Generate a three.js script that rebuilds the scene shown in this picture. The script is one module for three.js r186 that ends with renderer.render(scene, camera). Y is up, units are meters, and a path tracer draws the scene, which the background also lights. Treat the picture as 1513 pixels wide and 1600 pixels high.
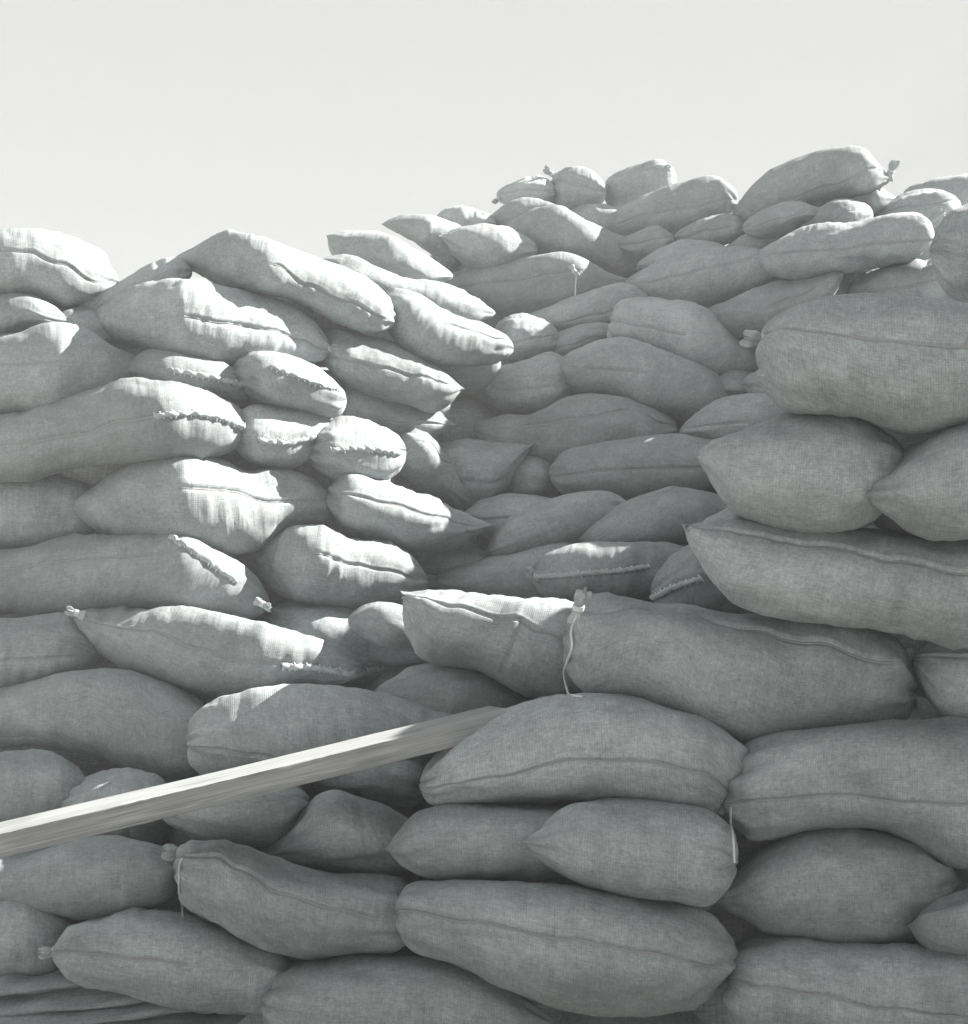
import * as THREE from 'three';
import { mergeGeometries } from 'three/addons/utils/BufferGeometryUtils.js';

// ------------------------------------------------------------------ camera, sky, sun, exposure
const scene = new THREE.Scene();
const EYE = 1.5, FOV = 40, PITCH = 2.6;
const camera = new THREE.PerspectiveCamera(FOV, 968 / 1024, 0.1, 6000);
camera.position.set(0, EYE, 0);
camera.rotation.x = THREE.MathUtils.degToRad(PITCH);
camera.updateMatrixWorld();

const skyTex = (() => {                                  // bright, even, thinly veiled sky
  const w = 64, h = 32, a = new Float32Array(w * h * 4);
  for (let y = 0; y < h; y++) for (let x = 0; x < w; x++) {
    const el = (y / (h - 1) - 0.5) * Math.PI, k = 0.157 + 0.006 * Math.exp(-Math.pow((el - 0.2) / 0.28, 2)), i = (y * w + x) * 4;
    a[i] = k; a[i + 1] = k * 1.006; a[i + 2] = k * 0.995; a[i + 3] = 1;
  }
  const t = new THREE.DataTexture(a, w, h, THREE.RGBAFormat, THREE.FloatType);
  t.mapping = THREE.EquirectangularReflectionMapping; t.magFilter = THREE.LinearFilter; t.minFilter = THREE.LinearFilter;
  t.wrapS = THREE.RepeatWrapping; t.needsUpdate = true; return t;
})();
scene.background = skyTex; scene.environment = skyTex;

const SUN = new THREE.Vector3(0.75, 0.58, -0.37).normalize();
const sun = new THREE.DirectionalLight(new THREE.Color(1, 0.97, 0.92), 5);
sun.position.copy(SUN).multiplyScalar(40).add(new THREE.Vector3(0, 1.5, -6));
sun.target.position.set(0, 1.5, -6); scene.add(sun, sun.target);
sun.castShadow = true; sun.shadow.mapSize.set(4096, 4096);
Object.assign(sun.shadow.camera, { left: -8, right: 8, top: 8, bottom: -8, near: 1, far: 90 });

const renderer = new THREE.WebGLRenderer({ antialias: true });
renderer.setSize(968, 1024);
renderer.toneMapping = THREE.LinearToneMapping;
renderer.toneMappingExposure = 4.3;
renderer.shadowMap.enabled = true;

// ------------------------------------------------------------------ helpers
let seed = 20240611;
const rnd = () => { seed = (seed * 1664525 + 1013904223) >>> 0; return seed / 4294967296; };
const hash = (x, y, z) => { let h = Math.imul(x, 374761393) ^ Math.imul(y, 668265263) ^ Math.imul(z, 1274126177); h = Math.imul(h ^ (h >>> 13), 1274126177); return ((h ^ (h >>> 16)) >>> 0) / 2147483648 - 1; };
const sm = t => t * t * (3 - 2 * t), mix = (a, b, t) => a + (b - a) * t, clamp = (v, a, b) => Math.min(b, Math.max(a, v));
function noise(x, y, z) {
  const i = Math.floor(x), j = Math.floor(y), k = Math.floor(z), u = sm(x - i), v = sm(y - j), w = sm(z - k);
  return mix(mix(mix(hash(i, j, k), hash(i + 1, j, k), u), mix(hash(i, j + 1, k), hash(i + 1, j + 1, k), u), v),
    mix(mix(hash(i, j, k + 1), hash(i + 1, j, k + 1), u), mix(hash(i, j + 1, k + 1), hash(i + 1, j + 1, k + 1), u), v), w);
}
const FPX = 800 / Math.tan(THREE.MathUtils.degToRad(FOV / 2));
const AX = new THREE.Vector3(1, 0, 0), UP = new THREE.Vector3(0, 1, 0).applyQuaternion(camera.quaternion), FW = new THREE.Vector3(0, 0, -1).applyQuaternion(camera.quaternion);
// a point of the place, measured off the photograph (1513 x 1600) at a distance in metres
const at = (x, y, d) => new THREE.Vector3().copy(camera.position).addScaledVector(FW, d).addScaledVector(AX, (x - 756.5) * d / FPX).addScaledVector(UP, (800 - y) * d / FPX);
const names = {};
const numbered = n => { const k = names[n] = (names[n] ?? -1) + 1; return k ? `${n}_${String(k).padStart(3, '0')}` : n; };
const cast = m => { m.castShadow = m.receiveShadow = true; return m; };

// ------------------------------------------------------------------ materials
function dataTex(n, fn, srgb) {
  const a = new Uint8Array(n * n * 4);
  for (let y = 0; y < n; y++) for (let x = 0; x < n; x++) { const c = fn(x / n, y / n), i = (y * n + x) * 4; a[i] = clamp(c[0], 0, 255); a[i + 1] = clamp(c[1], 0, 255); a[i + 2] = clamp(c[2], 0, 255); a[i + 3] = 255; }
  const t = new THREE.DataTexture(a, n, n); t.wrapS = t.wrapT = THREE.RepeatWrapping; t.magFilter = THREE.LinearFilter; t.minFilter = THREE.LinearMipmapLinearFilter; t.generateMipmaps = true;
  if (srgb) t.colorSpace = THREE.SRGBColorSpace; t.needsUpdate = true; return t;
}
// periodic value noise on a lattice of n x m cells
const pnoise = (u, v, n, m, s) => { const x = u * n, y = v * m, i = Math.floor(x), j = Math.floor(y), a = sm(x - i), b = sm(y - j), q = (p, r) => hash(((p % n) + n) % n, ((r % m) + m) % m, s); return mix(mix(q(i, j), q(i + 1, j), a), mix(q(i, j + 1), q(i + 1, j + 1), a), b); };
// burlap, one repeat = 0.8 m: plain weave of uneven threads, slubs, dusty mottling
const weaveH = (u, v) => {
  const n = 150, a = u * n + 0.25 * pnoise(u, v, 40, 12, 3), b = v * n + 0.25 * pnoise(u, v, 12, 40, 4);
  const over = (Math.floor(a) + Math.floor(b)) & 1, wa = Math.sin((a % 1) * Math.PI), wb = Math.sin((b % 1) * Math.PI);
  return over ? wa * (0.75 + 0.25 * wb) : wb * (0.75 + 0.25 * wa);
};
const burlapMap = dataTex(1024, (u, v) => {
  const slub = pnoise(u, v, 34, 300, 5) * 8 + pnoise(u, v, 300, 34, 6) * 8 + pnoise(u, v, 260, 260, 14) * 9 + pnoise(u, v, 130, 130, 15) * 9;
  const mott = pnoise(u, v, 7, 7, 7) * 8 + pnoise(u, v, 19, 19, 8) * 7 + pnoise(u, v, 60, 60, 9) * 6;
  const fleck = pnoise(u, v, 220, 220, 10); const f = fleck > 0.86 ? 16 : fleck < -0.86 ? -22 : 0;
  const g = 186 + slub + mott + f + (weaveH(u, v) - 0.6) * 24;
  return [g * 0.985, g, g * 1.0];
}, true);
const burlapBump = dataTex(1024, (u, v) => {
  const fold = pnoise(u, v, 42, 5, 11) * 34 + pnoise(u, v, 90, 7, 12) * 16 + pnoise(u, v, 26, 26, 13) * 18;
  const g = 120 + fold + (weaveH(u, v) - 0.5) * 22; return [g, g, g];
});
const burlap = [0, 1, 2, 3, 4, 5, 6].map(i => {
  const k = 0.58 * [0.78, 0.89, 0.93, 0.98, 1.07, 0.84, 0.95][i];
  return new THREE.MeshStandardMaterial({ color: new THREE.Color(k * 0.955, k * 0.995, k * 1.02), map: burlapMap, bumpMap: burlapBump, bumpScale: 0.006, roughness: 0.95, vertexColors: true });
});
const plainBurlap = burlap[2].clone(); plainBurlap.vertexColors = false;
const seamMat = new THREE.MeshStandardMaterial({ color: new THREE.Color(0.24, 0.245, 0.25), roughness: 1 });
const lipMat = new THREE.MeshStandardMaterial({ color: new THREE.Color(0.62, 0.65, 0.66), map: burlapMap, roughness: 0.95 });
const twineMat = new THREE.MeshStandardMaterial({ color: new THREE.Color(0.5, 0.52, 0.53), roughness: 0.9 });

// ------------------------------------------------------------------ the sack
function spline(P, pre, post) {                          // centripetal Catmull-Rom through P
  const Q = [pre, ...P, post], kn = [0];
  for (let i = 1; i < Q.length; i++) kn.push(kn[i - 1] + Math.max(1e-3, Math.sqrt(Math.hypot(Q[i][0] - Q[i - 1][0], Q[i][1] - Q[i - 1][1]))));
  const len = [0]; for (let i = 1; i < P.length; i++) len.push(len[i - 1] + Math.hypot(P[i][0] - P[i - 1][0], P[i][1] - P[i - 1][1]));
  return f => {
    const L = f * len[len.length - 1]; let i = 0; while (i < P.length - 2 && len[i + 1] < L) i++;
    const s = clamp((L - len[i]) / Math.max(1e-6, len[i + 1] - len[i]), 0, 1), [t0, t1, t2, t3] = kn.slice(i, i + 4), t = mix(t1, t2, s), [a, b, c, d] = Q.slice(i, i + 4);
    return [0, 1].map(k => {
      const A1 = a[k] * (t1 - t) / (t1 - t0) + b[k] * (t - t0) / (t1 - t0), A2 = b[k] * (t2 - t) / (t2 - t1) + c[k] * (t - t1) / (t2 - t1), A3 = c[k] * (t3 - t) / (t3 - t2) + d[k] * (t - t2) / (t3 - t2);
      const B1 = A1 * (t2 - t) / (t2 - t0) + A2 * (t - t0) / (t2 - t0), B2 = A2 * (t3 - t) / (t3 - t1) + A3 * (t - t1) / (t3 - t1);
      return B1 * (t2 - t) / (t2 - t1) + B2 * (t - t1) / (t2 - t1);
    });
  };
}
const pairs = a => { const r = []; for (let i = 0; i < a.length; i += 2) r.push([a[i], a[i + 1]]); return r; };
const lerpPts = (pts, x) => { if (x <= pts[0][0]) return pts[0][1]; for (let i = 1; i < pts.length; i++) if (x <= pts[i][0]) return mix(pts[i - 1][1], pts[i][1], sm((x - pts[i - 1][0]) / (pts[i][0] - pts[i - 1][0]))); return pts[pts.length - 1][1]; };
const ray = new THREE.Raycaster();
const bodies = [], sacks = [];
// L, R: the two ends; top, bot: the upper and the lower edge between them; d: distance in metres.
// o: W half depth, sharp 'LR' sewn ends, k [cornerX, slopeL, slopeR] the corner that stands nearest, seam, mouth, ears, strings
function sack(label, d, L, top, bot, R, o = {}) {
  const id = sacks.length, T = pairs(top), B = pairs(bot), sharp = o.sharp || '', W = o.W ?? 0.25, pw = o.p ?? 2.25;
  const refl = (a, b) => [2 * a[0] - b[0], 2 * a[1] - b[1]];
  const fT = spline([L, ...T, R], sharp.includes('L') ? refl(L, T[0]) : B[0], sharp.includes('R') ? refl(R, T[T.length - 1]) : B[B.length - 1]);
  const fB = spline([L, ...B, R], sharp.includes('L') ? refl(L, B[0]) : T[0], sharp.includes('R') ? refl(R, B[B.length - 1]) : T[T.length - 1]);
  const near = d < 4.2, N = near ? 130 : d < 6 ? 130 : 80, M = near ? 72 : d < 6 ? 60 : 48;
  const [kx, sl, sr] = o.k || [(L[0] + R[0]) / 2, 0.12, 0.12], mpp = d / FPX, seamP = o.seam && pairs(o.seam);
  const rings = []; let hmax = 0;
  for (let i = 0; i <= N; i++) {
    const u = i / N, t = mix(u, (1 - Math.cos(Math.PI * u)) / 2, 0.72), a = fT(t), b = fB(t), mx = (a[0] + b[0]) / 2, dx = (mx - kx) * mpp;
    const off = dx < 0 ? sl * (Math.sqrt(dx * dx + 1.2e-3) - 0.035) : sr * (Math.sqrt(dx * dx + 1.2e-3) - 0.035);
    const dc = d + off, pa = at(a[0], a[1], dc), pb = at(b[0], b[1], dc), h = pa.distanceTo(pb) / 2; hmax = Math.max(hmax, h);
    let ph = 0, gs = 0;
    if (seamP) { const q = clamp((lerpPts(seamP, mx) - b[1]) / (a[1] - b[1] || 1) * 2 - 1, -0.93, 0.93); ph = Math.asin(Math.sign(q) * Math.pow(Math.abs(q), pw / 2)); const x0 = seamP[0][0], x1 = seamP[seamP.length - 1][0]; gs = clamp((mx - x0 + 14) / 28, 0, 1) * clamp((x1 - mx + 14) / 28, 0, 1); }
    rings.push({ c: pa.clone().add(pb).multiplyScalar(0.5), up: pa.sub(pb).multiplyScalar(0.5), h, ph, gs, t, mx });
  }
  // keep the seam's angle steady right at the ends, where the section shrinks to nothing
  for (let i = 5; i >= 0; i--) rings[i].ph = rings[6].ph; for (let i = N - 5; i <= N; i++) rings[i].ph = rings[N - 6].ph;
  let arc = 0; rings.forEach((r, i) => { if (i) arc += r.c.distanceTo(rings[i - 1].c); r.s = arc; });
  const base = rings[N >> 1].c.clone(); base.y = Math.min(...rings.map(r => r.c.y - r.h));
  const col = new Float32Array((N + 1) * (M + 1) * 3).fill(1), pos = [], uv = [], idx = [], fwd = rings[N >> 1].c.clone().sub(camera.position).normalize(), vOff = rnd() * 7, uOff = rnd() * 7;
  for (let i = 0; i <= N; i++) {
    const r = rings[i], e = r.h / hmax, end = i < N / 2 ? 'L' : 'R', w = W * (sharp.includes(end) ? Math.max(0.55, Math.pow(e, 0.3)) : Math.pow(e, 0.62));
    for (let j = 0; j <= M; j++) {
      const tau = j / M * 2 - 1, g = Math.PI * (0.32 * tau + 0.68 * tau * tau * tau), ph = r.ph + g, s = Math.sin(ph), c = Math.cos(ph);
      const ss = Math.sign(s) * Math.pow(Math.abs(s), 2 / pw), cc = Math.sign(c) * Math.pow(Math.abs(c), 2 / pw);
      const p = r.c.clone().addScaledVector(r.up, ss).addScaledVector(fwd, -cc * w);
      pos.push(p.x - base.x, p.y - base.y, p.z - base.z); uv.push((r.s + uOff) / 0.8, (g * 0.2 + vOff) / 0.8);
    }
  }
  for (let i = 0; i < N; i++) for (let j = 0; j < M; j++) { const a = i * (M + 1) + j, b = a + M + 1; idx.push(a, b, a + 1, b, b + 1, a + 1); }
  const geo = new THREE.BufferGeometry(); geo.setAttribute('position', new THREE.Float32BufferAttribute(pos, 3)); geo.setAttribute('uv', new THREE.Float32BufferAttribute(uv, 2)); geo.setIndex(idx);
  const fixN = () => {
    geo.computeVertexNormals(); const n = geo.attributes.normal.array;
    for (let i = 0; i <= N; i++) { const a = i * (M + 1) * 3, b = a + M * 3; for (let k = 0; k < 3; k++) n[a + k] = n[b + k] = (n[a + k] + n[b + k]) / 2; }
    for (const i of [0, N]) { if (sharp.includes(i ? 'R' : 'L')) continue; const q = i ? N - 1 : 1, v = new THREE.Vector3(); for (let j = 0; j <= M; j++) { const a = (q * (M + 1) + j) * 3; v.add(new THREE.Vector3(n[a], n[a + 1], n[a + 2])); } v.normalize(); for (let j = 0; j <= M; j++) { const a = (i * (M + 1) + j) * 3; n[a] = v.x; n[a + 1] = v.y; n[a + 2] = v.z; } }
  };
  fixN();
  // fill, folds, wrinkles and the sunken seam
  const P = geo.attributes.position.array, Nn = geo.attributes.normal.array, z0 = id * 17.3, len = arc, wr = o.wr ?? 1;
  const foldN = 7 + Math.floor(rnd() * 4), fph = rnd() * 6;
  for (let i = 0; i <= N; i++) {
    const r = rings[i], k = Math.min(1, r.h / 0.06), sL = r.s, sR = len - r.s;
    for (let j = 0; j <= M; j++) {
      const a = (i * (M + 1) + j) * 3, x = P[a], y = P[a + 1], z = P[a + 2], tau = j / M * 2 - 1, g = Math.PI * (0.32 * tau + 0.68 * tau * tau * tau), ph = r.ph + g, jj = Math.abs(tau) > 0.999 ? 1 : 0, cy = Math.cos(ph), sy = Math.sin(ph);
      let q = 0.015 * noise(x / 0.24 + z0, y / 0.24, z / 0.24) - 0.008 * Math.max(0, 1 - 4.5 * Math.abs(noise(x / 0.3 + z0, y / 0.16 + 3, z / 0.3))) * clamp(0.2 + 1.5 * noise(x / 0.3, y / 0.3, z / 0.3 + z0), 0, 1) + 0.007 * noise(x / 0.085 + z0, y / 0.085 + 9, z / 0.085) + 0.0022 * noise(x / 0.035, y / 0.035 + z0, z / 0.035);
      const mask = clamp(0.35 + 0.9 * noise(x / 0.2, y / 0.2 + 31 + z0, z / 0.2), 0, 1);
      q += wr * mask * 0.0042 * noise(r.s / 0.026 + z0, cy * 1.3, sy * 1.3) + wr * mask * 0.0026 * noise(r.s / 0.013 + z0, cy * 2, sy * 2 + 5);
      const f = Math.exp(-sL / 0.075) + Math.exp(-sR / 0.075);
      q += wr * f * 0.009 * Math.sin(ph * foldN + fph + 2 * noise(cy * 2 + z0, sy * 2, r.s / 0.1));
      q *= k;
      if (r.gs > 0) { const m = g * 0.17; q += k * r.gs * (-0.0075 * Math.exp(-Math.pow(m / 0.0055, 2)) - 0.0035 * Math.exp(-Math.pow(m / 0.028, 2)) + 0.002 * Math.exp(-Math.pow((m - 0.014) / 0.007, 2))); }
      const st = 1 - 0.16 * clamp(noise(x / 0.17 + z0 * 2, y / 0.12, z / 0.17) * 1.8 - 0.25, 0, 1) - 0.1 * clamp(noise(x / 0.05, y / 0.05 + z0, z / 0.05) * 2 - 0.7, 0, 1) + 0.06 * noise(x / 0.4, y / 0.3, z / 0.4 + z0); col[a] = col[a + 1] = col[a + 2] = st;
      P[a] = x + Nn[a] * q; P[a + 1] = y + Nn[a + 1] * q; P[a + 2] = z + Nn[a + 2] * q;
      if (jj && j === M) { const b = i * (M + 1) * 3; P[a] = P[b]; P[a + 1] = P[b + 1]; P[a + 2] = P[b + 2]; }
    }
  }
  fixN(); geo.setAttribute('color', new THREE.BufferAttribute(col, 3));
  const t = new THREE.Group(); t.name = numbered('burlap_sack'); t.position.copy(base); scene.add(t);
  t.userData = { label, category: 'sack', group: 'burlap sacks of the stack' };
  const body = cast(new THREE.Mesh(geo, o.mat ?? burlap[Math.floor(rnd() * 7)])); body.name = 'cloth_body'; t.add(body); t.updateMatrixWorld(true);
  const add = (name, g, m) => { const e = cast(new THREE.Mesh(g, m)); e.name = name; t.add(e); return e; };
  if (seamP) {                                            // the thread lying in the side seam
    const pts = []; for (let i = 4; i <= N - 4; i++) if (rings[i].gs > 0.4) { const a = (i * (M + 1) + M / 2) * 3; pts.push(new THREE.Vector3(P[a] + Nn[a] * 0.0015, P[a + 1] + Nn[a + 1] * 0.0015, P[a + 2] + Nn[a + 2] * 0.0015)); }
    if (pts.length > 5) add('side_seam', new THREE.TubeGeometry(new THREE.CatmullRomCurve3(pts), pts.length * 2, 0.0028, 5), seamMat);
  }
  const rec = { t, body, d, base, add }; bodies.push(body); sacks.push(rec);
  for (const m of o.mouth ? [o.mouth] : []) mouth(rec, pairs(m), o.fray);
  for (const e of o.ears || []) ear(rec, ...e);
  return rec;
}
const camRay = (x, y) => { ray.set(camera.position, at(x, y, 1).sub(camera.position).normalize()); return ray; };
// a sewn mouth: a raised rolled lip following the cloth, with overhand stitches across it
function mouth(rec, pts, fray = 0) {
  const P = [], Nv = [];
  for (let i = 0; i < pts.length - 1; i++) for (let k = 0; k < 10; k++) {
    const x = mix(pts[i][0], pts[i + 1][0], k / 10), y = mix(pts[i][1], pts[i + 1][1], k / 10), hit = camRay(x, y).intersectObject(rec.body)[0];
    if (hit) { P.push(hit.point.clone().sub(rec.base)); Nv.push(hit.face.normal.clone()); }
  }
  if (P.length < 6) return;
  const c = new THREE.CatmullRomCurve3(P.map((p, i) => p.clone().addScaledVector(Nv[i], 0.004 + 0.003 * Math.sin(i * 1.9)))), L = c.getLength(), n = Math.round(L / 0.006);
  const lip = new THREE.TubeGeometry(c, n, 0.0085, 9), a = lip.attributes.position;
  for (let i = 0; i < a.count; i++) { const r = 0.0025 * noise(a.getX(i) / 0.012, a.getY(i) / 0.012, a.getZ(i) / 0.012); a.setXYZ(i, a.getX(i) + r, a.getY(i) + r * 1.4, a.getZ(i) + r); }
  lip.computeVertexNormals(); rec.add('rolled_mouth', lip, lipMat);
  const st = [], m = Math.max(4, Math.round(L / 0.021));
  for (let i = 0; i <= m; i++) {
    const u = clamp((i + 0.3 * (rnd() - 0.5)) / m, 0, 1), p = c.getPointAt(u), q = Nv[Math.min(Nv.length - 1, Math.floor(u * Nv.length))], tg = c.getTangentAt(u), b = tg.clone().cross(q).normalize().addScaledVector(tg, 0.5).normalize();
    const h = 0.009 + rnd() * 0.006;
    st.push(new THREE.TubeGeometry(new THREE.QuadraticBezierCurve3(p.clone().addScaledVector(b, -h).addScaledVector(q, -0.004), p.clone().addScaledVector(q, 0.013), p.clone().addScaledVector(b, h).addScaledVector(q, -0.004)), 6, 0.0024, 5));
  }
  rec.add('stitching', mergeGeometries(st), twineMat);
}
// the bunched corner of a tied sack: neck, lashing and a frayed, folded tuft
function ear(rec, x, y, ang, size = 0.06, lift = -0.05) {
  size *= 0.9;
  const hit = camRay(x, y).intersectObject(rec.body)[0], d = rec.d, o = hit && lift > 0 ? hit.point.clone() : at(x, y, d + lift), dir = AX.clone().multiplyScalar(Math.cos(ang * Math.PI / 180)).addScaledVector(UP, Math.sin(ang * Math.PI / 180)).addScaledVector(FW, -0.25).normalize();
  const prof = [[0.62, -0.75], [0.5, -0.4], [0.3, -0.12], [0.22, 0.02], [0.3, 0.15], [0.42, 0.32], [0.5, 0.55], [0.46, 0.8], [0.36, 0.9], [0.2, 0.86], [0.03, 0.74]].map(([r, h]) => new THREE.Vector2(r * size * 0.72, h * size));
  const g = new THREE.LatheGeometry(new THREE.SplineCurve(prof).getPoints(30), 36), a = g.attributes.position, s0 = rnd() * 50, flat = 0.55 + rnd() * 0.25, bend = 0.35 * (rnd() - 0.5);
  for (let i = 0; i < a.count; i++) {
    const px = a.getX(i), py = a.getY(i), pz = a.getZ(i), th = Math.atan2(pz, px), up = clamp(py / size, 0, 1), k = 1 + (0.1 + 0.3 * up) * Math.sin(th * 5 + s0 + py * 14) + 0.22 * noise(Math.cos(th) * 2 + s0, Math.sin(th) * 2, py / size * 3);
    a.setXYZ(i, px * k + bend * up * up * size, py * (1 + up * (0.22 * noise(Math.cos(th) * 3, Math.sin(th) * 3, s0) + 0.12 * Math.sin(th * 9 + s0))), pz * k * mix(1, flat, up));
  }
  const q = new THREE.Quaternion().setFromUnitVectors(new THREE.Vector3(0, 1, 0), dir); g.applyQuaternion(q); o.sub(rec.base); g.translate(o.x, o.y, o.z); g.computeVertexNormals();
  rec.add('tied_ear', g, lipMat);
  const tw = []; for (let k = 0; k < 3; k++) { const r = new THREE.TorusGeometry(size * 0.25, 0.0032, 5, 20); r.rotateX(Math.PI / 2 + 0.15 * (k - 1)); r.translate(0, (k - 1) * 0.005, 0); r.applyQuaternion(q); r.translate(o.x, o.y, o.z); tw.push(r); }
  rec.add('lashing', mergeGeometries(tw), twineMat);
}
// loose ends of twine, lying on whatever cloth is behind them
function twine(rec, pts, r = 0.003, lift = 0.006) {
  const P = [];
  for (let i = 0; i < pts.length; i += 2) { const hit = camRay(pts[i], pts[i + 1]).intersectObjects(bodies)[0]; const dd = Math.min(hit ? hit.point.clone().sub(camera.position).dot(FW) - lift : 99, rec.d + 0.05); P.push(at(pts[i], pts[i + 1], dd).sub(rec.base)); }
  rec.add('twine', new THREE.TubeGeometry(new THREE.CatmullRomCurve3(P), P.length * 10, r, 6), twineMat);
}

// ------------------------------------------------------------------ ground
const gTex = dataTex(512, (u, v) => { const g = 165 + pnoise(u, v, 8, 8, 21) * 14 + pnoise(u, v, 40, 40, 22) * 12 + pnoise(u, v, 200, 200, 23) * 16; return [g, g * 0.99, g * 0.97]; }, true);
{ const g = new THREE.CircleGeometry(2500, 96); g.rotateX(-Math.PI / 2); const p = g.attributes.position, u = g.attributes.uv; for (let i = 0; i < p.count; i++) u.setXY(i, p.getX(i) / 3, p.getZ(i) / 3);
  const m = cast(new THREE.Mesh(g, new THREE.MeshStandardMaterial({ map: gTex, roughness: 1 }))); m.name = 'ground'; m.userData = { kind: 'structure', label: 'bare trodden earth yard under the stack' }; scene.add(m); }

// ------------------------------------------------------------------ near wall of sacks, from the plank down
const B1 = sack('broad plump sack with a curved side seam, its shoulder over the plank end', 3.2, [660, 1225], [690,1178, 740,1143, 800,1115, 900,1089, 1000,1089, 1090,1113, 1150,1148], [680,1256, 760,1254, 870,1257, 980,1262, 1110,1272], [1180, 1200], { seam: [680,1229, 780,1212, 900,1190, 1000,1190, 1080,1205, 1140,1236] });
const B2 = sack('longest sack of the near wall, hanging twine at its tied upper corner', 3.3, [893, 990], [912,945, 940,934, 1010,942, 1100,952, 1200,966, 1330,976, 1395,1003], [915,1085, 1000,1105, 1100,1150, 1190,1172, 1280,1160, 1380,1140], [1425, 1080], { seam: [905,957, 1000,950, 1050,955, 1150,985, 1250,1012, 1370,1038], ears: [[904, 950, 82, 0.05, -0.12]] });
sack('sack with a sharp raised left corner and a sunlit strip along its top', 3.68, [632, 926], [700,930, 760,933, 830,938, 890,946, 930,960], [640,985, 665,1030, 740,1047, 800,1077, 850,1092, 930,1090], [975, 1030], { sharp: 'L', seam: [640,936, 700,954, 790,970, 840,990, 900,1010] });
sack('long heavy sack with a horn-like left corner, bulging to the frame edge', 3.12, [1076, 822], [1140,816, 1180,808, 1280,818, 1400,838, 1492,845, 1580,850], [1095,870, 1130,922, 1180,950, 1280,967, 1380,982, 1492,1006, 1580,1000], [1660, 930], { sharp: 'L', seam: [1090,832, 1180,838, 1270,850, 1400,880, 1500,896, 1600,900] });
sack('plump sack with two pointed ends, smooth front without a seam, below the biggest sack', 3.05, [1087, 708], [1150,670, 1230,642, 1300,644, 1360,664, 1395,696], [1108,745, 1140,800, 1220,825, 1300,830, 1350,815, 1390,775], [1416, 734], { sharp: 'LR' });
sack('seamless sack pointing its left corner at its two-pointed neighbour, cut by the frame', 2.95, [1346, 772], [1400,730, 1440,696, 1492,672, 1570,668], [1400,812, 1440,838, 1492,845, 1570,835], [1670, 770], { sharp: 'L' });
const B7 = sack('biggest sack, high on the near wall at the right, knobbly tied corner', 2.95, [1188, 575], [1206,513, 1255,483, 1330,466, 1420,466, 1492,470, 1570,480], [1200,608, 1250,642, 1330,648, 1420,676, 1492,664, 1570,650], [1660, 570], { seam: [1196,522, 1240,515, 1290,517, 1380,531, 1492,543, 1600,545], ears: [[1191, 532, 165, 0.048, -0.02]] });
sack('pale sack showing only its rounded left end beside the frame, upper right', 3.55, [1453, 392], [1470,345, 1500,318, 1570,300], [1466,430, 1492,468, 1570,480], [1700, 390], { });
const B9 = sack('sausage-shaped sack with a low double seam, right of the plank-end sack', 3.14, [1142, 1228], [1165,1182, 1230,1146, 1330,1129, 1430,1122, 1492,1124, 1570,1128], [1150,1283, 1190,1312, 1240,1308, 1350,1300, 1420,1318, 1492,1350, 1570,1340], [1650, 1230], { seam: [1150,1253, 1220,1251, 1330,1242, 1430,1253, 1492,1259, 1600,1262], ears: [[1143, 1254, 188, 0.055, -0.02]] });
sack('egg-shaped seamless sack with a pointed left tip, beside the dark twine gap', 3.06, [820, 1316], [860,1285, 900,1262, 980,1257, 1060,1267, 1120,1284], [850,1345, 900,1380, 960,1402, 1050,1418, 1110,1418], [1148, 1350], { sharp: 'L' });
sack('narrow pointed sack wedged under the broad sack at the plank end', 3.2, [608, 1326], [650,1282, 690,1262, 780,1256, 860,1266, 910,1285], [640,1352, 680,1372, 780,1376, 860,1370, 910,1352], [945, 1320], { sharp: 'L' });
sack('sack sloping up to a blunt crown, left of the narrow pointed sack', 3.44, [416, 1337], [460,1287, 510,1240, 560,1245, 620,1264, 655,1285], [470,1356, 560,1372, 630,1374, 660,1360], [690, 1325], { });
const B13 = sack('slanting sack with a wavy seam and twine hanging from its tied left end', 3.26, [282, 1372], [290,1322, 335,1313, 420,1336, 520,1362, 600,1368, 640,1384], [310,1425, 370,1467, 470,1502, 560,1497, 620,1488], [646, 1440], { seam: [292,1342, 340,1345, 380,1362, 440,1398, 520,1421, 580,1436], ears: [[285, 1334, 172, 0.05, -0.02]] });
sack('long sack slanting down to the bottom edge with one straight seam', 3.06, [625, 1432], [640,1386, 700,1372, 800,1372, 900,1378, 1000,1398, 1100,1425], [650,1480, 720,1512, 800,1548, 900,1582, 1000,1592, 1085,1578], [1150, 1495], { seam: [632,1425, 740,1446, 900,1474, 1000,1490, 1110,1512] });
sack('almond-shaped sack with a frayed left tip under the sausage-shaped sack', 3.2, [1108, 1408], [1150,1370, 1200,1326, 1270,1297, 1340,1291, 1420,1309, 1475,1345], [1150,1432, 1210,1468, 1300,1480, 1400,1474, 1460,1440], [1498, 1378], { sharp: 'LR', ears: [[1113, 1408, 200, 0.03, -0.01]] });
sack('sack corner at the lower right edge with a pale worn tip', 3.12, [1421, 1446], [1450,1414, 1492,1389, 1560,1372], [1440,1470, 1492,1492, 1560,1490], [1680, 1430], { sharp: 'L', ears: [[1428, 1448, 215, 0.03, -0.01]] });
const B17 = sack('bottom right sack with a frayed tied ear at its left end', 3.12, [1146, 1545], [1165,1490, 1220,1468, 1350,1471, 1492,1480, 1570,1490], [1165,1620, 1250,1650, 1400,1660, 1560,1650], [1680, 1570], { seam: [1155,1532, 1200,1545, 1290,1560, 1380,1580, 1500,1592], ears: [[1150, 1532, 176, 0.066, -0.02]] });
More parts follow.
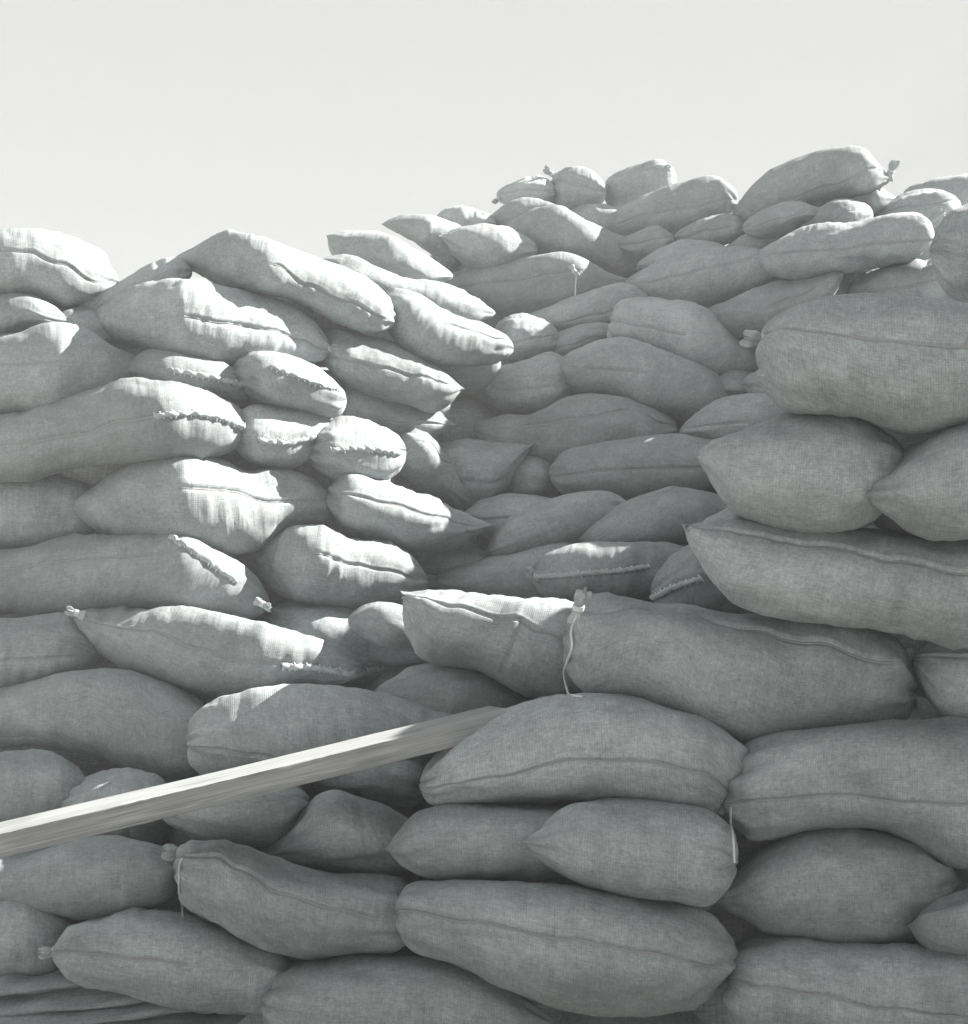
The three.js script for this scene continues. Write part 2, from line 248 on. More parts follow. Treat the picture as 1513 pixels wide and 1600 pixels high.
sack('sack at the bottom edge, half hidden under the long slanting sack', 3.24, [412, 1562], [450,1518, 520,1500, 620,1489, 700,1500, 790,1540], [450,1640, 560,1670, 700,1680, 800,1660], [860, 1600], { ears: [[418, 1556, 190, 0.045, -0.02]] });
const B19 = sack('oval sack at the bottom left with a small tied knob and short seam', 3.34, [82, 1490], [110,1446, 180,1431, 250,1420, 320,1430, 400,1460, 455,1498], [105,1530, 180,1556, 300,1585, 420,1585], [490, 1545], { seam: [88,1488, 160,1493, 230,1500, 290,1508], ears: [[86, 1487, 180, 0.042, -0.01]] });
sack('sack under the low end of the plank, cut by the left frame edge', 3.5, [-120, 1390], [-40,1345, 40,1335, 120,1318, 200,1310, 255,1325], [-40,1420, 50,1430, 110,1434, 190,1434, 250,1415], [285, 1370], { k: [140, 0.2, -0.2] });
sack('dark sack in the shaded lower left corner of the wall', 3.55, [-140, 1460], [-60,1390, 20,1378, 70,1398, 100,1425], [-60,1530, 20,1545, 80,1535], [122, 1475], { });
sack('small sack end at the left edge just above the plank', 3.98, [-140, 1225], [-60,1180, 30,1175, 85,1180, 118,1203], [-60,1275, 30,1290, 100,1275], [142, 1236], { k: [40, 0.3, -0.3] });
sack('sack peeping out above and below the plank near its low end', 3.85, [95, 1270], [130,1226, 180,1206, 230,1214, 262,1240], [120,1310, 180,1332, 240,1325], [282, 1272], { });
sack('blunt sack hanging beneath the middle of the plank', 3.5, [248, 1268], [280,1228, 340,1212, 410,1210, 460,1222], [290,1305, 350,1328, 420,1322, 462,1296], [484, 1256], { });
sack('shaded sack under the upper half of the plank, small tied corner', 3.72, [460, 1215], [510,1188, 570,1172, 630,1176, 655,1195], [490,1236, 540,1252, 600,1264, 645,1258], [664, 1222], { ears: [[648, 1224, -20, 0.035, -0.04]] });
sack('tied sack at the right frame edge above the sausage-shaped sack', 3.3, [1430, 1030], [1455,1010, 1500,1002, 1570,1000], [1455,1085, 1490,1125, 1570,1140], [1650, 1070], { seam: [1438,1030, 1500,1034, 1600,1036], ears: [[1434, 1024, 170, 0.04, -0.01]] });
sack('wide sack resting above the plank, seam low on its front, at the left edge', 4.15, [-130, 1130], [-40,1085, 40,1070, 100,1050, 160,1042, 220,1055, 290,1080, 322,1104], [-40,1165, 40,1160, 100,1172, 170,1195, 240,1222, 295,1218], [334, 1150], { seam: [-60,1150, 40,1150, 130,1168, 200,1190, 240,1208], ears: [[304, 1166, -10, 0.04, -0.2]], k: [140, 0.3, -0.3] });
sack('sack with a sunlit crown directly behind the plank', 3.75, [300, 1160], [322,1112, 390,1082, 480,1065, 560,1072, 640,1090, 730,1103], [320,1205, 400,1235, 520,1232, 640,1200, 740,1140], [808, 1112], { sharp: 'R', W: 0.3, seam: [306,1167, 350,1171, 400,1180, 460,1192] });
sack('rounded sack back between the plank and the sharp-cornered sack', 3.8, [582, 1090], [630,1052, 700,1034, 770,1053, 820,1085], [620,1130, 700,1150, 790,1140], [850, 1112], { });
sack('sack wedged behind the twine of the long sack, barely visible', 3.6, [815, 1110], [850,1088, 900,1080, 950,1088], [850,1150, 930,1160], [1000, 1120], { });

// ------------------------------------------------------------------ wall on the left, standing in the sun
sack('top left sack of the sunlit wall, white crown against the sky', 4.9, [-110, 430], [-40,370, 40,361, 110,366, 150,388, 172,415], [-40,470, 40,468, 105,482, 150,474], [184, 442], { p: 2.1, seam: [-50,388, 40,393, 90,412, 150,441], k: [20, 0.2, 0.8] });
sack('thin wedge of sack between the two topmost sacks of the sunlit wall', 5.15, [80, 475], [130,456, 180,440, 235,413, 268,406], [140,510, 220,505, 270,460], [300, 425], { });
sack('sack atop the sunlit wall, dark left end, bright face sloping to the right', 5.0, [267, 408], [300,386, 365,364, 415,377, 470,400, 540,420, 590,450], [300,425, 350,450, 440,468, 500,492, 570,516], [616, 502], { k: [418, 1.35, 1.1], wr: 1.15, sharp: 'L', seam: [430,415, 480,445, 540,470, 600,495] });
sack('sack with a sharp pale fold between its grey and sunlit halves', 4.78, [136, 491], [200,456, 270,436, 340,441, 420,464, 475,494, 505,525], [180,532, 230,550, 300,568, 360,572, 430,572, 490,566], [517, 546], { k: [282, 1.15, 1.05], wr: 1.15, sharp: 'L', seam: [290,495, 350,505, 420,515, 470,530, 512,548], ears: [[514, 545, 10, 0.04, 0.1]] });
sack('small sunlit sack end at the left frame edge, high up', 4.85, [-120, 490], [-40,458, 40,456, 75,470, 95,485], [-40,530, 40,520, 90,516], [108, 502], { k: [60, 0.34, 0.88], wr: 1.15 });
sack('dark sack filling the notch beside the pale-folded sack', 5.05, [50, 510], [95,487, 130,482, 165,495], [90,545, 150,550], [200, 520], { });
sack('sunlit sack tapering right, dark at its left corner, at the frame edge', 4.66, [-130, 575], [-50,525, 38,518, 80,510, 130,516, 180,543, 230,570], [-50,640, 40,646, 130,640, 210,620], [260, 590], { k: [84, 0.6, 1.04], wr: 1.15, sharp: 'R', seam: [-40,570, 40,567, 84,563] });
sack('long sack with a wavy side seam and striped sunlit stitched end', 4.46, [-130, 700], [-50,655, 35,640, 75,625, 150,609, 200,594, 260,597, 330,614, 372,640], [-50,755, 40,752, 140,730, 220,720, 310,718, 362,700], [390, 670], { k: [240, 0.45, 1.04], wr: 1.15, seam: [-60,692, 40,690, 120,678, 190,657, 236,651], mouth: [244,650, 300,645, 350,655, 386,668] });
sack('small sack with a fringe of light along its stitched mouth', 4.76, [195, 580], [225,545, 260,539, 320,552, 370,575], [240,615, 300,628, 350,634, 390,630], [402, 602], { k: [255, 0.67, 0.6], wr: 1.15, mouth: [270,580, 330,590, 398,606] });
sack('second stitched sack end, right of the fringe-lit one', 4.84, [360, 590], [385,557, 420,550, 460,560, 510,588], [390,625, 440,640, 500,648, 528,645], [540, 622], { k: [412, 0.67, 0.6], wr: 1.15, mouth: [424,574, 470,592, 537,614] });
sack('bright sack end with grooved cloth below the stitched pair', 4.78, [352, 675], [385,632, 450,632, 500,641, 520,650], [385,720, 450,735, 500,710], [527, 672], { k: [390, 0.50, 1.04], wr: 1.15, mouth: [404,688, 450,692, 500,680, 524,664] });
sack('sunlit sack end with a double stitched lip, beside a hanging end of rag', 4.92, [482, 700], [505,664, 535,655, 580,660, 615,674], [500,738, 560,756, 615,740], [634, 704], { k: [512, 0.50, 0.94], wr: 1.15, mouth: [520,704, 560,700, 600,704, 628,708] });
sack('sack with a dipped back, big sunlit face and pointed left tip', 4.52, [97, 790], [160,750, 230,718, 290,712, 345,720, 388,734, 450,732, 500,755], [150,828, 220,848, 310,862, 400,860, 450,828, 515,812], [535, 782], { k: [282, 0.75, 1.0], wr: 1.15, sharp: 'L', seam: [284,765, 350,768, 420,785, 532,781] });
sack('shaded sack at the left edge behind the dipped sunlit one', 4.8, [-150, 795], [-70,745, 20,740, 90,741, 138,757], [-70,855, 30,862, 110,855], [165, 815], { });
sack('sunlit sack with a ragged left corner, running into shade at the right', 5.4, [503, 548], [525,517, 580,529, 630,545, 680,573], [520,585, 560,612, 640,632, 690,637], [724, 607], { k: [520, 0.7, 0.68], wr: 1.15, sharp: 'R', seam: [515,558, 560,566, 600,575, 650,588, 705,603] });
sack('sack with a sunlit back below the skyline dip, shaded right end', 5.6, [594, 472], [612,453, 650,459, 700,484, 760,507, 790,527], [610,515, 640,548, 690,570, 770,566], [802, 546], { k: [632, 0.8, 0.77], wr: 1.15, seam: [690,508, 730,515, 790,530] });
sack('sack with a sunlit fold at its middle, shaded tip to the right', 5.6, [505, 640], [540,600, 590,604, 622,618, 660,630, 692,648], [530,672, 590,676, 650,692], [713, 664], { k: [540, 0.50, 0.66], wr: 1.15, sharp: 'R', seam: [605,662, 660,660, 705,664] });
sack('sack with a small sunlit tip and a seam running steeply down', 5.6, [618, 690], [640,672, 670,684, 700,712, 726,742], [630,745, 690,778, 720,792], [742, 782], { k: [630, 0.34, 0.66], wr: 1.15, seam: [650,695, 690,722, 732,758] });
sack('square-shouldered sack with a bunched snout pointing down, deep in the hollow', 5.8, [655, 715], [700,690, 780,687], [690,765, 735,795, 775,785, 810,742], [834, 693], { sharp: 'R' });
sack('sack with a short sunlit left end and long shaded side', 4.9, [516, 765], [540,745, 600,754, 660,774, 720,796], [530,825, 590,850, 650,866, 720,856], [772, 820], { k: [535, 0.67, 0.72], wr: 1.15, sharp: 'R', seam: [540,775, 605,788, 680,806, 762,822] });
sack('rounded sack with one bright patch between two grey halves', 4.72, [378, 866], [410,838, 445,823, 490,821, 550,838, 620,856, 655,886], [410,915, 470,942, 560,955, 640,945], [668, 912], { k: [478, 1.1, 0.6], wr: 1.15, seam: [488,868, 550,882, 600,890, 662,906] });
sack('long grey sack ending in a diagonal sunlit stitched mouth', 4.42, [-140, 900], [-50,860, 40,850, 150,835, 265,824, 312,835, 370,873, 402,908], [-50,965, 40,964, 200,960, 320,962, 390,966], [420, 945], { k: [268, 0.35, 0.83], wr: 1.15, seam: [-60,888, 40,882, 150,868, 262,853], mouth: [268,840, 320,875, 374,912], ears: [[410, 944, -25, 0.035, -0.05]] });
const A24 = sack('sack with a tied left horn, long curving seam and sunlit upper back', 4.12, [112, 956], [150,953, 220,951, 300,948, 380,960, 450,978, 530,1005], [130,992, 170,1032, 250,1072, 370,1097, 460,1076, 540,1066], [570, 1046], { sharp: 'L', k: [400, 0.45, 0.45], wr: 1.15, seam: [120,966, 230,985, 310,1014, 360,1030, 435,1036], mouth: [440,1040, 490,1042, 560,1054], ears: [[120, 958, 160, 0.035, -0.03]] });
sack('sack with a small spot of sun on its back, left of the sharp corner', 4.72, [415, 965], [440,944, 480,936, 540,947, 600,974, 650,1000], [440,1040, 520,1068, 600,1074, 650,1062], [675, 1032], { k: [480, 0.50, 0.50], wr: 1.15, mouth: [575,1046, 620,1038, 664,1036] });
sack('low dark sack back behind the sharp-cornered sack', 4.3, [545, 968], [585,946, 630,950, 660,965], [590,1010, 650,1010], [700, 985], { });
sack('grey sack end with a vertical crease at the left edge, under the long grey sack', 4.35, [-140, 1015], [-60,965, 40,961, 100,958, 130,976], [-60,1075, 40,1080, 120,1052], [155, 1025], { seam: [-60,1034, 40,1032, 130,1026] });

// ------------------------------------------------------------------ hollow in the middle
sack('flat-topped sack with a frayed stitched mouth and loose light thread', 4.9, [833, 892], [860,864, 920,848, 1000,841, 1070,850], [850,935, 920,946, 1000,940, 1065,915], [1105, 880], { mouth: [838,902, 900,898, 970,892, 1020,884], ears: [[842, 898, 170, 0.05, -0.03]] });
sack('sack with a wide stitched flap, tucked under the horn-cornered sack', 4.3, [1018, 928], [1040,886, 1070,862, 1100,853], [1040,948, 1100,955], [1150, 905], { mouth: [1018,935, 1050,918, 1100,902] });
sack('pale smooth sack left of the frayed stitched sack', 5.15, [680, 905], [740,880, 800,865, 860,851, 900,850], [700,930, 760,946, 850,950], [960, 885], { });
sack('small sack end peeping out beside the smooth pale sack', 5.3, [656, 915], [672,893, 690,898], [672,935, 692,935], [708, 915], { W: 0.15 });
sack('low sack back above the smooth pale sack', 5.4, [652, 880], [690,855, 740,856, 770,866], [690,915, 770,920], [810, 885], { });
sack('tilted sack rising to the right, over the smooth pale sack', 5.25, [758, 864], [785,815, 830,785, 890,769, 950,769, 982,784], [800,872, 860,864, 920,846, 965,822], [995, 800], { sharp: 'L' });
sack('rounded sack right of the tilted one, its right end in deep shade', 5.15, [898, 850], [940,805, 990,775, 1040,766, 1100,770, 1140,784], [960,862, 1040,860, 1120,845], [1165, 812], { });
sack('sack behind the tilted one with a faint level seam', 5.6, [725, 805], [780,776, 840,772, 890,786], [770,850, 860,850], [930, 815], { seam: [740,812, 800,808, 880,803] });
sack('pointed flap of a sack showing under the two-pointed sack', 4.2, [1095, 822], [1120,803, 1148,788, 1180,808], [1130,850, 1190,850], [1240, 830], { });
sack('dark sack between the snouted sack and the long level-seamed sack', 5.9, [792, 745], [815,716, 845,716], [815,780, 850,782], [880, 750], { });
sack('long sack with a level dark seam, left of the two-pointed sack', 5.55, [859, 737], [880,705, 940,687, 1020,681, 1100,681, 1150,690], [880,774, 960,782, 1080,775, 1150,765], [1190, 725], { seam: [868,744, 960,735, 1080,732, 1160,732] });
sack('wavy long sack with a rippling seam across the middle of the hollow', 5.9, [741, 670], [780,645, 830,643, 880,622, 930,613, 990,619, 1032,640], [770,705, 820,722, 870,735, 950,730, 1030,705], [1058, 674], { seam: [775,672, 830,664, 900,655, 980,643, 1045,662] });
sack('sack above the level-seamed one, sloping up to the biggest sack', 5.7, [1062, 676], [1090,645, 1140,622, 1210,614, 1245,634], [1100,692, 1180,695], [1270, 655], { seam: [1070,668, 1110,664, 1170,660] });
sack('dark sack in the crevice under the ragged-cornered sunlit sack', 6.4, [685, 655], [715,634, 750,640], [715,690, 760,690], [795, 662], { });
sack('sack with a sunlit crescent on its crown, pointed left tip', 6.0, [869, 569], [910,541, 955,527, 1010,534, 1060,554, 1120,586], [890,608, 950,622, 1040,652, 1100,658], [1148, 625], { sharp: 'L', k: [1010, 0.6, 0.5], seam: [885,575, 950,578, 1010,580] });
sack('short sack with a soft vertical fold, left of the crescent-lit sack', 6.2, [752, 600], [770,574, 820,562, 870,556], [770,636, 820,648, 875,640], [900, 592], { seam: [775,610, 820,608, 872,603] });
sack('dark narrow sack beside the softly folded short sack', 6.5, [685, 598], [715,567, 755,567], [710,622, 765,628], [795, 595], { });
sack('rounded sack with a faint seam just right of the sunlit back', 6.5, [772, 520], [800,493, 840,497, 866,514], [800,566, 850,558], [875, 532], { seam: [805,535, 840,528, 870,524] });
sack('small oblique sack between the faint-seamed and the crescent-lit sacks', 6.6, [830, 560], [870,520, 910,503, 950,503], [880,568, 930,548], [970, 522], { seam: [850,552, 890,540, 930,528] });
sack('sack with a sunlit streak at its shoulder, falling to the right', 6.2, [956, 503], [975,471, 1020,464, 1080,474, 1104,488, 1140,515, 1175,548], [960,535, 1000,550, 1060,582, 1130,590], [1190, 576], { k: [1082, 0.5, 0.5], seam: [962,502, 1000,510, 1070,522] });
sack('shaded sack under the sack with the sunlit shoulder', 6.2, [1110, 600], [1140,579, 1170,582], [1140,630, 1180,630], [1210, 602], { });
sack('shaded sack end close under the biggest sack', 5.9, [1160, 600], [1185,576, 1215,574], [1190,630, 1230,630], [1260, 600], { });
sack('long low sack with a slanting seam under the twine-hung ridge sack', 7.0, [820, 497], [870,470, 920,450, 970,440, 1015,454], [870,518, 960,515, 1010,495], [1034, 472], { seam: [880,502, 930,492, 985,478] });
const C1 = sack('long ridge sack with a hanging twine and a sunlit right end', 7.1, [688, 442], [730,412, 800,401, 880,393, 922,405, 960,428], [735,474, 800,494, 880,484, 940,462], [990, 440], { k: [900, 0.45, 0.95], seam: [700,450, 800,440, 860,430, 905,424], ears: [[897, 424, -60, 0.045, 0.1]] });
sack('sack with a bright square of sunlight at its corner, pointed left tip', 7.4, [777, 363], [820,335, 865,320, 905,334, 945,356, 985,375], [800,388, 850,402, 920,410, 970,430], [1025, 405], { k: [910, 0.7, 1.0], sharp: 'L' });
sack('plain sack between the two pointed skyline sacks', 7.3, [686, 369], [720,354, 770,349, 800,356], [710,398, 750,424, 800,420], [840, 390], { sharp: 'L' });
sack('skyline sack with a pointed left tip and white sunlit back', 7.4, [596, 350], [630,337, 670,336, 700,344, 722,356], [640,374, 680,402, 705,420], [732, 396], { sharp: 'L', k: [668, 0.9, 0.95] });
sack('first sack of the skyline ridge, square-cut left end, sunlit side', 6.6, [511, 367], [550,361, 590,360, 620,369, 655,390, 690,414], [524,404, 570,420, 620,432, 665,446], [708, 432], { k: [612, 0.9, 1.0], sharp: 'L' });
sack('creased sunlit sack running into shade behind the sunlit wall', 6.0, [490, 415], [540,402, 600,417, 640,434, 700,447, 750,470], [530,450, 620,480, 680,502, 740,505], [774, 489], { k: [540, 0.2, 0.6] });

// ------------------------------------------------------------------ slope on the right and the skyline
sack('bulky dark sack crowning the skyline at the right', 6.6, [1146, 336], [1190,276, 1240,248, 1310,231, 1346,234, 1372,254], [1180,352, 1240,336, 1300,316, 1365,302], [1393, 278], { k: [1362, 0.85, 1.0], seam: [1225,312, 1300,290, 1362,263], ears: [[1392, 268, 70, 0.06, -0.02]] });
sack('double-seamed sack under the bulky dark crowning sack', 6.6, [1161, 357], [1190,330, 1240,313, 1262,318], [1190,372, 1250,355], [1290, 335], { seam: [1175,356, 1220,342, 1265,327], k: [1225, 0.95, -0.9] });
sack('tapering sack with a dark cleft at its sunlit right end', 6.4, [1246, 354], [1280,320, 1310,308, 1340,314], [1290,366, 1345,360], [1364, 332], { k: [1335, 0.85, 0.8], seam: [1300,345, 1325,328, 1350,322] });
sack('small sack with a sunlit right end below the bulky dark sack', 6.7, [1290, 318], [1340,294, 1370,290, 1390,302], [1340,335, 1385,330], [1404, 314], { k: [1378, 0.85, 0.9] });
sack('sack with long parallel seams near the frame edge, under the skyline', 6.5, [1348, 340], [1390,312, 1440,298, 1480,301], [1400,352, 1480,346], [1502, 320], { k: [1478, 0.85, 0.9], seam: [1370,332, 1430,322, 1490,314] });
sack('skyline sack at the far right frame edge', 7.8, [1412, 303], [1450,284, 1500,275, 1560,272], [1450,330, 1550,330], [1610, 300], { k: [1511, 0.95, -0.9] });
sack('long smooth sack with a lumpy tied knot at its right end', 5.9, [1187, 397], [1220,371, 1260,354, 1340,346, 1400,335, 1440,338], [1200,424, 1230,436, 1300,426, 1380,414, 1440,402], [1460, 370], { seam: [1200,396, 1300,390, 1380,380, 1445,376], ears: [[1447, 352, 35, 0.1, -0.05]], k: [1323, 0.95, -0.9] });
sack('long slanting sack left of the knotted smooth sack', 6.8, [975, 445], [1020,415, 1080,395, 1150,387, 1190,392], [1010,468, 1050,480, 1100,484, 1160,462, 1205,445], [1222, 420], { seam: [1010,442, 1060,432, 1110,420, 1195,402], k: [1098, 0.95, -0.9] });
sack('lens-shaped sack with a pointed right tip under the knotted smooth sack', 6.15, [1092, 494], [1140,465, 1200,442, 1260,430, 1300,420], [1130,522, 1180,526, 1250,505, 1300,470], [1318, 428], { sharp: 'R', seam: [1190,482, 1240,466, 1290,442], k: [1205, 0.95, -0.9] });
sack('sack with a long seam right of the dark hollow, above the biggest sack', 5.9, [1326, 458], [1350,430, 1400,412, 1440,408], [1360,480, 1440,478], [1480, 440], { seam: [1336,462, 1390,452, 1440,442], k: [1403, 0.95, -0.9] });
sack('sack with a dark burst corner beside the frame, above the biggest sack', 5.7, [1414, 436], [1440,412, 1475,402, 1520,400], [1430,472, 1500,480], [1570, 440], { seam: [1424,442, 1470,434, 1530,430], ears: [[1420, 440, 200, 0.05, 0.1]], k: [1492, 0.95, -0.9] });
sack('large pale sack on the ridge with a gently rising seam', 7.6, [951, 352], [975,318, 1010,300, 1060,284, 1120,274, 1142,290], [970,370, 1010,368, 1060,370, 1110,350, 1145,335], [1154, 318], { seam: [962,351, 1010,336, 1080,325, 1142,311], k: [1052, 0.95, -0.9] });
sack('small sack with two seams below the large pale ridge sack', 7.2, [1053, 373], [1080,350, 1120,337, 1155,337], [1080,390, 1140,382], [1170, 357], { seam: [1065,372, 1110,360, 1150,354], k: [1111, 0.95, -0.9] });
sack('rounded small sack end beneath the large pale ridge sack', 7.4, [962, 382], [990,362, 1020,351, 1044,360], [990,402, 1040,400], [1054, 378], { seam: [985,382, 1030,372, 1048,370], k: [1008, 0.95, -0.9] });
sack('broad low sack back on the right slope, seam hidden', 7.0, [996, 415], [1040,386, 1080,376, 1130,385], [1040,430, 1120,425], [1160, 402], { k: [1078, 0.95, -0.9] });
sack('low sack back left of the knotted smooth sack, higher up', 6.9, [1130, 392], [1170,365, 1210,352, 1235,357], [1170,410, 1230,405], [1260, 380], { k: [1195, 0.95, -0.9] });
sack('leftmost of three small sacks on the very top, double seam', 8.4, [776, 306], [795,285, 830,274, 856,281], [790,322, 845,328], [870, 302], { seam: [785,302, 820,297, 860,296], ears: [[778, 311, 230, 0.045, 0]], k: [823, 0.95, -0.9] });
sack('middle of three small sacks on the very top, knob at its corner', 8.3, [858, 292], [880,262, 915,260, 941,280], [870,326, 910,333, 940,322], [947, 302], { seam: [865,278, 900,288, 940,298], ears: [[862, 272, 150, 0.06, 0]], k: [902, 0.95, -0.9] });
sack('rightmost of three small sacks on the very top, tied right end', 8.2, [946, 296], [965,270, 1000,253, 1032,250, 1050,264], [955,328, 1000,320, 1045,298], [1058, 280], { k: [1045, 0.85, 0.9], seam: [955,276, 1000,267, 1040,261], ears: [[1036, 261, -10, 0.05, 0.1]] });
sack('sunlit-rimmed low sack under the leftmost of the three top sacks', 7.9, [760, 348], [790,320, 825,309, 858,315], [790,370, 850,370], [885, 340], { k: [822, 0.95, -0.9] });
sack('smallest rounded sack on the ridge, behind the plain one', 8.0, [681, 342], [710,322, 745,325], [710,372, 750,372], [775, 348], { k: [728, 0.95, -0.9] });
sack('sack seen through the gap below the middle top sack', 8.0, [885, 340], [915,322, 950,324], [915,370, 960,370], [990, 345], { k: [937, 0.95, -0.9] });

// ------------------------------------------------------------------ loose twine
twine(B2, [905,958, 900,965, 893,985, 894,1010, 886,1035, 882,1058, 886,1076, 898,1087, 912,1089], 0.0032);
twine(B9, [1142,1262, 1142,1285, 1146,1310, 1148,1348], 0.0026, 0.05);
twine(B13, [286,1340, 281,1350, 280,1372, 281,1395, 285,1415, 286,1434], 0.0026);
twine(C1, [902,428, 900,440, 899,462], 0.0042);

// ------------------------------------------------------------------ the plank
const woodMap = dataTex(512, (u, v) => { const a = pnoise(u, v, 5, 40, 31) * 1.2, r = Math.sin((v * 26 + a + pnoise(u, v, 3, 9, 32) * 2) * 6.283) * 9 + pnoise(u, v, 12, 250, 33) * 13 + pnoise(u, v, 6, 16, 34) * 7; const kn = Math.max(0, 1 - Math.hypot((u - 0.31) * 16, (v - 0.45) * 26)) + Math.max(0, 1 - Math.hypot((u - 0.78) * 20, (v - 0.8) * 30)), g = 140 + r * 0.95 - kn * 46 - Math.max(0, pnoise(u, v, 9, 5, 35) - 0.35) * 34; return [g * 0.985, g, g * 1.005]; }, true);
{
  const a = at(-60, 1338, 2.8), b = at(812, 1126, 3.15), L = a.distanceTo(b), w = 0.24, h = 0.052;
  const g = new THREE.BoxGeometry(L, h, w, 160, 4, 12), p = g.attributes.position, uv = g.attributes.uv;
  for (let i = 0; i < p.count; i++) {
    let x = p.getX(i), y = p.getY(i), z = p.getZ(i);
    const ey = Math.abs(y) > h / 2 - 1e-4, ez = Math.abs(z) > w / 2 - 1e-4; if (ey && ez) { const c = 0.0025 + 0.0014 * Math.pow(Math.max(0, noise(x / 0.05, y * 40, z * 9)), 2) + 0.0006 * noise(x / 0.015, 3, z * 9); y -= Math.sign(y) * c; z -= Math.sign(z) * c; }
    uv.setXY(i, x / 1.1, (ey ? z : y + 0.4) / 0.5 + 0.3);
    y += 0.0012 * noise(x / 0.5, z / 0.1, 5) ; z += 0.0007 * noise(x / 0.12, y / 0.05, 8);
    p.setXYZ(i, x, y, z);
  }
  g.computeVertexNormals();
  const m = cast(new THREE.Mesh(g, new THREE.MeshStandardMaterial({ map: woodMap, bumpMap: woodMap, bumpScale: 0.003, roughness: 0.8 })));
  m.name = 'plank'; m.userData = { label: 'thick pale sawn plank leaning across the sacks, sunlit on top', category: 'plank' };
  const X = b.clone().sub(a).normalize(), Z = new THREE.Vector3(0, 0, 1).addScaledVector(X, -X.z); Z.addScaledVector(new THREE.Vector3(0, 1, 0), 0.0); Z.normalize(); const Y = Z.clone().cross(X).normalize();
  m.quaternion.setFromRotationMatrix(new THREE.Matrix4().makeBasis(X, Y, Z)); m.position.copy(a).add(b).multiplyScalar(0.5).addScaledVector(Z, -w / 2 + 0.0).addScaledVector(Y, -0.0);
  scene.add(m);
}

// ------------------------------------------------------------------ folded empty sacks at the bottom left
{
  const t = new THREE.Group(); t.name = 'folded_empty_sack'; t.position.copy(at(120, 1640, 3.35));
  t.userData = { label: 'empty sack folded in flat layers in the bottom left corner', category: 'empty sack' }; scene.add(t);
  [[[-60, 1552], [250, 1512]], [[-60, 1572], [300, 1540]], [[-60, 1592], [360, 1566]], [[-60, 1616], [380, 1600]]].forEach(([p, q], n) => {
    const a = at(...p, 3.32 - n * 0.02), b = at(...q, 3.42 - n * 0.02), g = new THREE.CylinderGeometry(1, 1, 1, 40, 60), v = g.attributes.position;
    for (let i = 0; i < v.count; i++) {
      const u = v.getY(i) + 0.5, c = v.getX(i), s = v.getZ(i), o = a.clone().lerp(b, u), e = Math.pow(Math.max(0, Math.min(1, (1 - u) * 6, u * 9)), 0.5), f = 1 + 0.25 * noise(u * 9 + n * 7, c * 2, s * 2) + 0.12 * Math.sin(u * 31 + c * 3 + n);
      v.setXYZ(i, o.x - t.position.x, o.y - t.position.y + s * 0.02 * f * e + 0.012 * noise(u * 5, n * 3.3, c), o.z - t.position.z - 0.05 + c * 0.13 * (0.9 + 0.1 * f) * e);
    }
    g.computeVertexNormals(); const m = cast(new THREE.Mesh(g, plainBurlap)); m.name = 'fold'; t.add(m);
  });
}

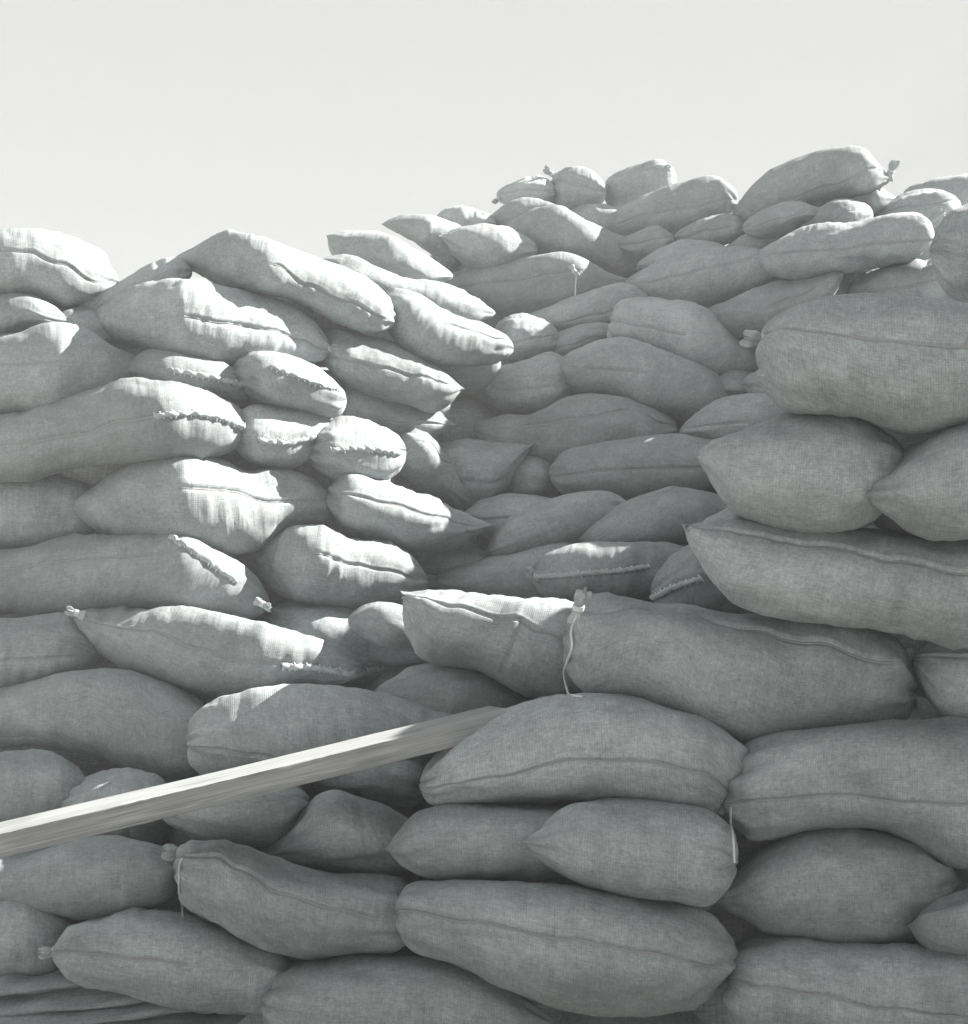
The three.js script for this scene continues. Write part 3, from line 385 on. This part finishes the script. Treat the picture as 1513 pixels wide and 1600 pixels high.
// ------------------------------------------------------------------ the rest of the stack, deep behind what shows
{
  const g = new THREE.SphereGeometry(1, 22, 16), p = g.attributes.position;
  for (let i = 0; i < p.count; i++) { const v = new THREE.Vector3(p.getX(i), p.getY(i), p.getZ(i)), k = 1 + 0.08 * noise(v.x * 2, v.y * 2, v.z * 2); const f = c => Math.sign(c) * Math.pow(Math.abs(c), 0.8); p.setXYZ(i, f(v.x) * k, f(v.y) * k, f(v.z) * k); }
  g.computeVertexNormals();
  const list = [], q = new THREE.Quaternion(), e = new THREE.Euler();
  const put = (v, sx, sy, sz) => { e.set(0, (rnd() - 0.5) * 0.6, (rnd() - 0.5) * 0.2); list.push(new THREE.Matrix4().compose(v, q.setFromEuler(e), new THREE.Vector3(sx, sy, sz))); };
  for (const s of sacks) {
    const c = new THREE.Box3().setFromObject(s.body), m = c.getCenter(new THREE.Vector3()), sz = c.getSize(new THREE.Vector3()), far = s.d > 6.9;
    if (s.d < 3.13 && m.y > 1.4) { put(new THREE.Vector3(Math.max(m.x, 1.22), m.y - 0.02, m.z - 0.3), 0.36, sz.y * 0.5, 0.14); put(new THREE.Vector3(Math.max(m.x, 1.25), m.y - 0.17, m.z - 0.33), 0.36, 0.13, 0.14); continue; }
    const away = m.clone().sub(camera.position).normalize(); away.y = 0;
    for (const back of far || s.d < 3.7 ? [0.46] : [0.42, 0.8]) { const v = m.clone().addScaledVector(away, back); v.y -= 0.03 + 0.12 * back + (far ? 0.05 : 0); put(v, Math.min(0.42, sz.x * 0.42), Math.min(0.15, sz.y * 0.44), 0.26); }
    const low = m.clone().addScaledVector(away, 0.55);
    for (let y = c.min.y - 0.2; y > 0; y -= 0.26) put(new THREE.Vector3(low.x, y, low.z - 0.2 * rnd()), Math.min(0.42, sz.x * 0.45), 0.16, 0.32);
  }
  // the near wall goes on to the right of the picture, a little higher
  for (let y = 0.15, k = 0; y < 2.95; y += 0.27, k++) for (let x = 0; x < 2; x++) for (let z = 0; z < 3; z++) put(new THREE.Vector3(1.95 + x * 0.9 + (k % 2) * 0.2, y, -2.5 - z * 0.42), 0.47, 0.15, 0.28);
  // and reaches back behind itself towards the slope
for (let z = 0; z < 4; z++) for (let y = 0.15, k = 0; y < 2.1 + z * 0.1; y += 0.27, k++) for (let x = 0; x < 2; x++) put(new THREE.Vector3(1.4 + z * 0.09 + x * 0.85 + (k % 2) * 0.08, y, -4.45 - z * 0.5), 0.45, 0.15, 0.28);
  const im = cast(new THREE.InstancedMesh(g, plainBurlap, list.length)); list.forEach((m, i) => im.setMatrixAt(i, m)); im.name = 'sack_heap';
  im.userData = { kind: 'stuff', label: 'mass of sacks deep in the stack, seen only as dark gaps', category: 'sack heap' }; scene.add(im);
}

scene.fog = new THREE.FogExp2(new THREE.Color(0.86, 0.89, 0.91), 0.011);
renderer.render(scene, camera);
